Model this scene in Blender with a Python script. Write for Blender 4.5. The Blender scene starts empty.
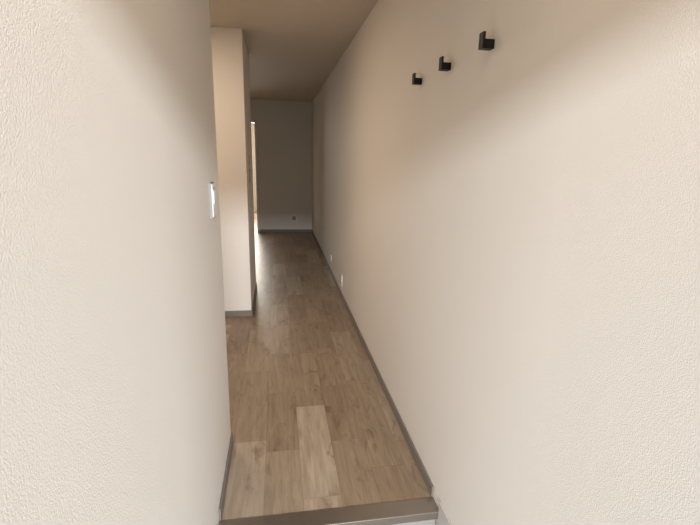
import bpy, bmesh, math
from mathutils import Matrix, Vector
sc=bpy.context.scene
sc.view_settings.view_transform='Standard'
XR=.645; XL=-.255; YF=8.27; CZ=2.39; YD=-.75; XO=-1.5; GZ=-.12
PY=3.80

# ---------- materials ----------
def lin(c): return tuple(((v/255)/12.92 if v/255<=.04045 else ((v/255+.055)/1.055)**2.4) for v in c)+(1,)
def mat(name,col,rough=.6,metal=0,bump=0,scale=200,var=0.0,spec=.4,dist=.003):
    m=bpy.data.materials.new(name); m.use_nodes=True; nt=m.node_tree; N=nt.nodes; L=nt.links
    b=N['Principled BSDF']; b.inputs['Roughness'].default_value=rough; b.inputs['Metallic'].default_value=metal
    b.inputs['Specular IOR Level'].default_value=spec
    tc=N.new('ShaderNodeTexCoord')
    n=N.new('ShaderNodeTexNoise'); n.inputs['Scale'].default_value=3; n.inputs['Detail'].default_value=4
    L.new(tc.outputs['Object'],n.inputs['Vector'])
    r=N.new('ShaderNodeMixRGB'); c=lin(col); r.inputs[1].default_value=tuple(v*(1-var) for v in c[:3])+(1,); r.inputs[2].default_value=tuple(min(1,v*(1+var)) for v in c[:3])+(1,)
    L.new(n.outputs['Fac'],r.inputs[0]); L.new(r.outputs[0],b.inputs['Base Color'])
    if bump:
        k=N.new('ShaderNodeTexNoise'); k.inputs['Scale'].default_value=scale; k.inputs['Detail'].default_value=2; k.inputs['Roughness'].default_value=.6
        L.new(tc.outputs['Object'],k.inputs['Vector'])
        bp=N.new('ShaderNodeBump'); bp.inputs['Strength'].default_value=bump; bp.inputs['Distance'].default_value=dist
        L.new(k.outputs['Fac'],bp.inputs['Height']); L.new(bp.outputs[0],b.inputs['Normal'])
    return m
M_wall=mat('wallpaper',(226,221,214),.75,bump=.42,scale=330,var=.01,spec=.2,dist=.002)
M_ceil=mat('ceiling_paper',(200,189,175),.85,bump=.3,scale=200,var=.01,spec=.2)
M_base=mat('baseboard_taupe',(122,115,108),.5,var=.03)
M_basew=mat('entry_baseboard',(190,187,183),.5,var=.02)
M_riser=mat('riser_grey',(152,147,142),.5,var=.03)
M_white=mat('white_plastic',(236,235,233),.35,var=.01)
M_grey=mat('grey_plastic',(150,148,146),.4,var=.01)
M_dark=mat('slot_dark',(30,30,30),.5)
M_black=mat('matte_black_metal',(10,10,12),.5,metal=.1,bump=.05,scale=400)
M_tile=mat('entry_tile',(175,171,166),.5,bump=.2,scale=60,var=.08)
M_nose=mat('steel_nosing',(155,147,138),.28,metal=.85,bump=.1,scale=200,var=.2)
M_conc=mat('exterior_concrete',(110,108,105),.8,bump=.2,scale=40,var=.08)
M_door=mat('door_white',(228,225,220),.4,var=.01)

def floor_mat():
    m=bpy.data.materials.new('wood_floor'); m.use_nodes=True; nt=m.node_tree; N=nt.nodes; L=nt.links; b=N['Principled BSDF']
    tc=N.new('ShaderNodeTexCoord'); sp=N.new('ShaderNodeSeparateXYZ'); L.new(tc.outputs['Object'],sp.inputs[0])
    def ma(op,a,bv=None,c=None):
        n=N.new('ShaderNodeMath'); n.operation=op
        for i,v in enumerate((a,bv,c)):
            if v is None: continue
            if isinstance(v,(int,float)): n.inputs[i].default_value=v
            else: L.new(v,n.inputs[i])
        return n.outputs[0]
    W=.165
    xs=ma('DIVIDE',ma('ADD',sp.outputs[0],5.03),W); row=ma('FLOOR',xs)
    wn=N.new('ShaderNodeTexWhiteNoise'); wn.noise_dimensions='1D'; L.new(row,wn.inputs['W'])
    wl=N.new('ShaderNodeTexWhiteNoise'); wl.noise_dimensions='1D'; L.new(ma('ADD',row,53.7),wl.inputs['W'])
    ys=ma('ADD',ma('DIVIDE',sp.outputs[1],ma('ADD',ma('MULTIPLY',wl.outputs['Value'],.45),.5)),ma('MULTIPLY',wn.outputs['Value'],7.0)); col=ma('FLOOR',ys)
    cv=N.new('ShaderNodeCombineXYZ'); L.new(row,cv.inputs[0]); L.new(col,cv.inputs[1])
    w2=N.new('ShaderNodeTexWhiteNoise'); w2.noise_dimensions='2D'; L.new(cv.outputs[0],w2.inputs['Vector'])
    gv=N.new('ShaderNodeCombineXYZ')
    L.new(ma('MULTIPLY',sp.outputs[0],11),gv.inputs[0]); L.new(ma('MULTIPLY',sp.outputs[1],1.0),gv.inputs[1]); L.new(ma('MULTIPLY',w2.outputs['Value'],30),gv.inputs[2])
    g=N.new('ShaderNodeTexNoise'); g.inputs['Scale'].default_value=3.0; g.inputs['Detail'].default_value=8; g.inputs['Roughness'].default_value=.68; g.inputs['Distortion'].default_value=.6
    L.new(gv.outputs[0],g.inputs['Vector'])
    kv=N.new('ShaderNodeCombineXYZ')
    L.new(ma('MULTIPLY',sp.outputs[0],7),kv.inputs[0]); L.new(ma('MULTIPLY',sp.outputs[1],3.2),kv.inputs[1]); L.new(ma('MULTIPLY',w2.outputs['Value'],17),kv.inputs[2])
    k=N.new('ShaderNodeTexNoise'); k.inputs['Scale'].default_value=1.4; k.inputs['Detail'].default_value=7; k.inputs['Roughness'].default_value=.6; k.inputs['Distortion'].default_value=1.2
    L.new(kv.outputs[0],k.inputs['Vector'])
    kr=N.new('ShaderNodeValToRGB'); kr.color_ramp.elements[0].position=.55; kr.color_ramp.elements[0].color=(0,0,0,1); kr.color_ramp.elements[1].position=.74; kr.color_ramp.elements[1].color=(1,1,1,1)
    L.new(k.outputs['Fac'],kr.inputs[0])
    pr=N.new('ShaderNodeValToRGB'); e=pr.color_ramp.elements
    e[0].position=0; e[0].color=lin((138,118,98)); e[1].position=1; e[1].color=lin((174,157,138))
    a=e.new(.45); a.color=lin((149,130,109)); a=e.new(.8); a.color=lin((158,140,120))
    L.new(w2.outputs['Value'],pr.inputs[0])
    gr=N.new('ShaderNodeValToRGB'); gr.color_ramp.elements[0].position=.3; gr.color_ramp.elements[0].color=(.66,.63,.60,1); gr.color_ramp.elements[1].position=.68; gr.color_ramp.elements[1].color=(1.1,1.1,1.1,1)
    L.new(g.outputs['Fac'],gr.inputs[0])
    m1=N.new('ShaderNodeMixRGB'); m1.blend_type='MULTIPLY'; m1.inputs[0].default_value=1; L.new(pr.outputs[0],m1.inputs[1]); L.new(gr.outputs[0],m1.inputs[2])
    m2=N.new('ShaderNodeMixRGB'); m2.inputs[2].default_value=lin((84,62,46)); L.new(ma('MULTIPLY',kr.outputs[0],.7),m2.inputs[0]); L.new(m1.outputs[0],m2.inputs[1])
    fx=ma('FRACT',xs); fy=ma('FRACT',ys)
    sx=ma('LESS_THAN',ma('MINIMUM',fx,ma('SUBTRACT',1,fx)),.007); sy=ma('LESS_THAN',ma('MINIMUM',fy,ma('SUBTRACT',1,fy)),.0015)
    s=ma('MAXIMUM',sx,sy)
    m3=N.new('ShaderNodeMixRGB'); m3.inputs[2].default_value=lin((90,72,58)); L.new(ma('MULTIPLY',s,.35),m3.inputs[0]); L.new(m2.outputs[0],m3.inputs[1])
    L.new(m3.outputs[0],b.inputs['Base Color'])
    b.inputs['Roughness'].default_value=.38; b.inputs['Specular IOR Level'].default_value=.4
    bp=N.new('ShaderNodeBump'); bp.inputs['Strength'].default_value=.12; bp.inputs['Distance'].default_value=.002
    L.new(g.outputs['Fac'],bp.inputs['Height']); L.new(bp.outputs[0],b.inputs['Normal'])
    return m
M_floor=floor_mat()

# ---------- geometry ----------
def boxes(name,bl,mats,bevel=0,parent=None,seg=2):
    me=bpy.data.meshes.new(name); bm=bmesh.new()
    for b in bl:
        x0,x1,y0,y1,z0,z1=b[:6]; mi=b[6] if len(b)>6 else 0
        r=bmesh.ops.create_cube(bm,size=1)
        for v in r['verts']:
            v.co=Vector(((x0+x1)/2+v.co.x*(x1-x0),(y0+y1)/2+v.co.y*(y1-y0),(z0+z1)/2+v.co.z*(z1-z0)))
        for f in set(f for v in r['verts'] for f in v.link_faces): f.material_index=mi
    bm.to_mesh(me); bm.free()
    if not isinstance(mats,(list,tuple)): mats=[mats]
    for m in mats: me.materials.append(m)
    o=bpy.data.objects.new(name,me); sc.collection.objects.link(o)
    if bevel:
        md=o.modifiers.new('bevel','BEVEL'); md.width=bevel; md.segments=seg; md.limit_method='ANGLE'
    if parent: o.parent=parent
    return o
T=.12
boxes('floor',[(XO,XR,1.49,YF,-.12,0)],M_floor)
boxes('floor_entry',[(XL,XR,YD-T,1.44,GZ-.1,GZ)],M_tile)
boxes('ceiling',[(XO-T,XR+T,YD-T,YF+T,CZ,CZ+.1)],M_ceil)
boxes('wall_right',[(XR,XR+T,YD-T,YF+T,GZ-.1,CZ)],M_wall)
boxes('wall_left',[(XL-T,XL,YD-T,1.98,GZ-.1,CZ)],M_wall,.003)
boxes('wall_hall',[(XO-T,XO,1.86,YF+T,-.12,CZ),(XO,XL-T,1.86,1.98,0,CZ)],M_wall)
boxes('wall_partition',[(XO,XL,PY,4.70,0,CZ)],M_wall,.003)
DX1=-.385; DX0=-1.2; DH=2.0
boxes('wall_back',[(DX1,XR,YF,YF+T,-.12,CZ),(XO,DX0,YF,YF+T,-.12,CZ),(DX0,DX1,YF,YF+T,DH,CZ)],M_wall)
EX0,EX1,EH=-.18,.60,2.03
boxes('wall_front',[(XL,EX0,YD-T,YD,GZ,CZ),(EX1,XR,YD-T,YD,GZ,CZ),(EX0,EX1,YD-T,YD,EH,CZ)],M_wall)
boxes('trim_entry',[(EX0,EX0+.03,YD-T-.01,YD+.012,GZ,EH),(EX1-.03,EX1,YD-T-.01,YD+.012,GZ,EH),(EX0,EX1,YD-T-.01,YD+.012,EH-.03,EH)],M_grey,.002)
boxes('exterior_ground_blocker',[(-4,4,-4.5,YD-T,GZ-.15,GZ-.03)],M_conc)  # unseen ground slab, added to stop world light entering from below
boxes('step_nosing',[(XL,XR,1.408,1.49,-.035,.003,0),(XL,XR,1.44,1.49,GZ,-.035,1)],[M_nose,M_riser],.003)
BH=.055; BT=.009
boxes('baseboard_right',[(XR-BT,XR,1.49,YF,0,BH)],M_base,.002)
boxes('baseboard_left',[(XL,XL+BT,1.49,1.98+BT,0,BH),(XL-T,XL,1.98,1.98+BT,0,BH)],M_base,.002)
boxes('baseboard_partition',[(XO,XL+BT,PY-BT,PY,0,BH),(XL,XL+BT,PY,4.70+BT,0,BH),(XO,XL,4.70,4.70+BT,0,BH)],M_base,.002)
boxes('baseboard_back',[(DX1+.03,XR-BT,YF-BT,YF,0,BH)],M_base,.002)
boxes('baseboard_hall',[(XO,XO+BT,1.98,PY-BT,0,BH),(XO,XO+BT,4.70+BT,YF,0,BH)],M_base,.002)
boxes('baseboard_entry',[(XR-BT,XR,YD,1.408,GZ,BH),(XL,XL+BT,YD,1.408,GZ,BH)],M_basew,.002)
boxes('trim_doorway',[(DX1-.005,DX1+.03,YF-.014,YF+T+.01,0,DH+.03),(DX0-.03,DX0+.005,YF-.014,YF+T+.01,0,DH+.03),(DX0-.03,DX1+.03,YF-.014,YF+T+.01,DH-.005,DH+.03)],M_door,.002)
boxes('floor_room',[(-3,1.5,YF,11.4,-.12,0)],M_floor)
boxes('wall_room',[(-3,1.5,11.4,11.5,-.12,CZ),(-3.1,-3,YF+T,11.5,-.12,CZ),(1.5,1.6,YF+T,11.5,-.12,CZ)],M_wall)
boxes('ceiling_room',[(-3,1.5,YF+T,11.4,CZ,CZ+.1)],M_ceil)

# ---------- coat hooks ----------
def prism(bm,prof,y0,y1):
    a=[bm.verts.new((x,y0,z)) for x,z in prof]; b=[bm.verts.new((x,y1,z)) for x,z in prof]
    bm.faces.new(a); bm.faces.new(b[::-1]); n=len(prof)
    for i in range(n): bm.faces.new((a[i],b[i],b[(i+1)%n],a[(i+1)%n]))
    bmesh.ops.recalc_face_normals(bm,faces=bm.faces)
for i,y in enumerate((1.325,1.66,1.995)):
    me=bpy.data.meshes.new('coat_hook'); bm=bmesh.new()
    prof=[(0,-.014),(0,.012),(-.030,.012),(-.030,.032),(-.038,.032),(-.038,-.014)]
    prism(bm,prof,-.015,.015)
    bm.to_mesh(me); bm.free(); me.materials.append(M_black)
    o=bpy.data.objects.new('coat_hook',me); sc.collection.objects.link(o); o.location=(XR,y,1.768)
    md=o.modifiers.new('b','BEVEL'); md.width=.0015; md.segments=2
def plate(name,loc,rot,kind,w=.07,h=.12,t=.008):
    bl=[(0,t,-w/2,w/2,-h/2,h/2,2 if kind=='switch' else 0)]
    if kind=='switch':
        bl+=[(t,t+.004,-w*.46,w*.46,-h*.46,h*.46,0),(t+.004,t+.0052,-.012,.012,h*.32,h*.35,1),(t+.004,t+.007,-w*.3,w*.3,-h*.1,h*.28,0)]
    elif kind=='outlet':
        bl+=[(t,t+.002,-w*.28,w*.28,-h*.32,h*.32,2 if w>.1 else 0)]
        for z in (-.017,.017):
            for yy in (-.006,.006): bl.append((t+.002,t+.0026,yy-.001,yy+.001,z-.005,z+.005,1))
    o=boxes(name,bl,[M_white,M_dark,M_grey],.001); o.location=loc; o.rotation_euler=(0,0,rot); return o
plate('light_switch',(XL,1.74,1.257),0,'switch',.09,.135,.009)
plate('light_switch',(XL,4.19,1.24),0,'switch')
plate('upper_wall_plate',(XL,4.19,1.38),0,'switch',.07,.09)  # upper of two stacked wall plates, built in the switch shape
plate('wall_outlet',(XR,4.26,.18),math.pi,'outlet',t=.005)
plate('wall_outlet',(XR,5.2,.20),math.pi,'outlet',.06,.08,t=.004)
plate('wall_outlet',(.30,YF,.27),-math.pi/2,'outlet',.12,.12)

# ---------- lights ----------
def area(name,loc,target,sx,sy,e,col):
    l=bpy.data.lights.new(name,'AREA'); l.shape='RECTANGLE'; l.size=sx; l.size_y=sy; l.energy=e; l.color=col
    o=bpy.data.objects.new(name,l); sc.collection.objects.link(o); o.location=loc
    o.rotation_euler=(Vector(target)-Vector(loc)).to_track_quat('-Z','Y').to_euler(); return o
area('daylight_entry',(.2,-8,3.55),(.2,1.5,1.3),7.0,.6,3400,(.91,.955,1))
area('daylight_room',(-1.0,11.0,1.5),(-.8,8.3,1.0),1.6,1.4,140,(1,.93,.82))
area('hall_light',(-.85,2.9,CZ-.03),(-.85,2.9,0),.3,.3,15,(1,.78,.58))
area('entry_warm_fill',(.2,.6,CZ-.03),(.2,.6,0),.4,.4,3,(1,.74,.5))  # unseen warm fill lamp, added to lift and warm the upper walls
w=bpy.data.worlds.new('w'); sc.world=w; w.use_nodes=True
w.node_tree.nodes['Background'].inputs[0].default_value=(.85,.92,1,1); w.node_tree.nodes['Background'].inputs[1].default_value=.3

# ---------- camera ----------
cd=bpy.data.cameras.new('camera'); cd.sensor_width=36; cd.lens=430/700*36; cd.clip_start=.02
co=bpy.data.objects.new('camera',cd); sc.collection.objects.link(co)
R=Vector((.9865,-.1625,.0221)).normalized(); F=Vector((.1631,.9575,-.2379)).normalized(); U=R.cross(F).normalized(); R=F.cross(U)
co.matrix_world=Matrix(((R.x,U.x,-F.x,0),(R.y,U.y,-F.y,0),(R.z,U.z,-F.z,1.43),(0,0,0,1)))
sc.camera=co
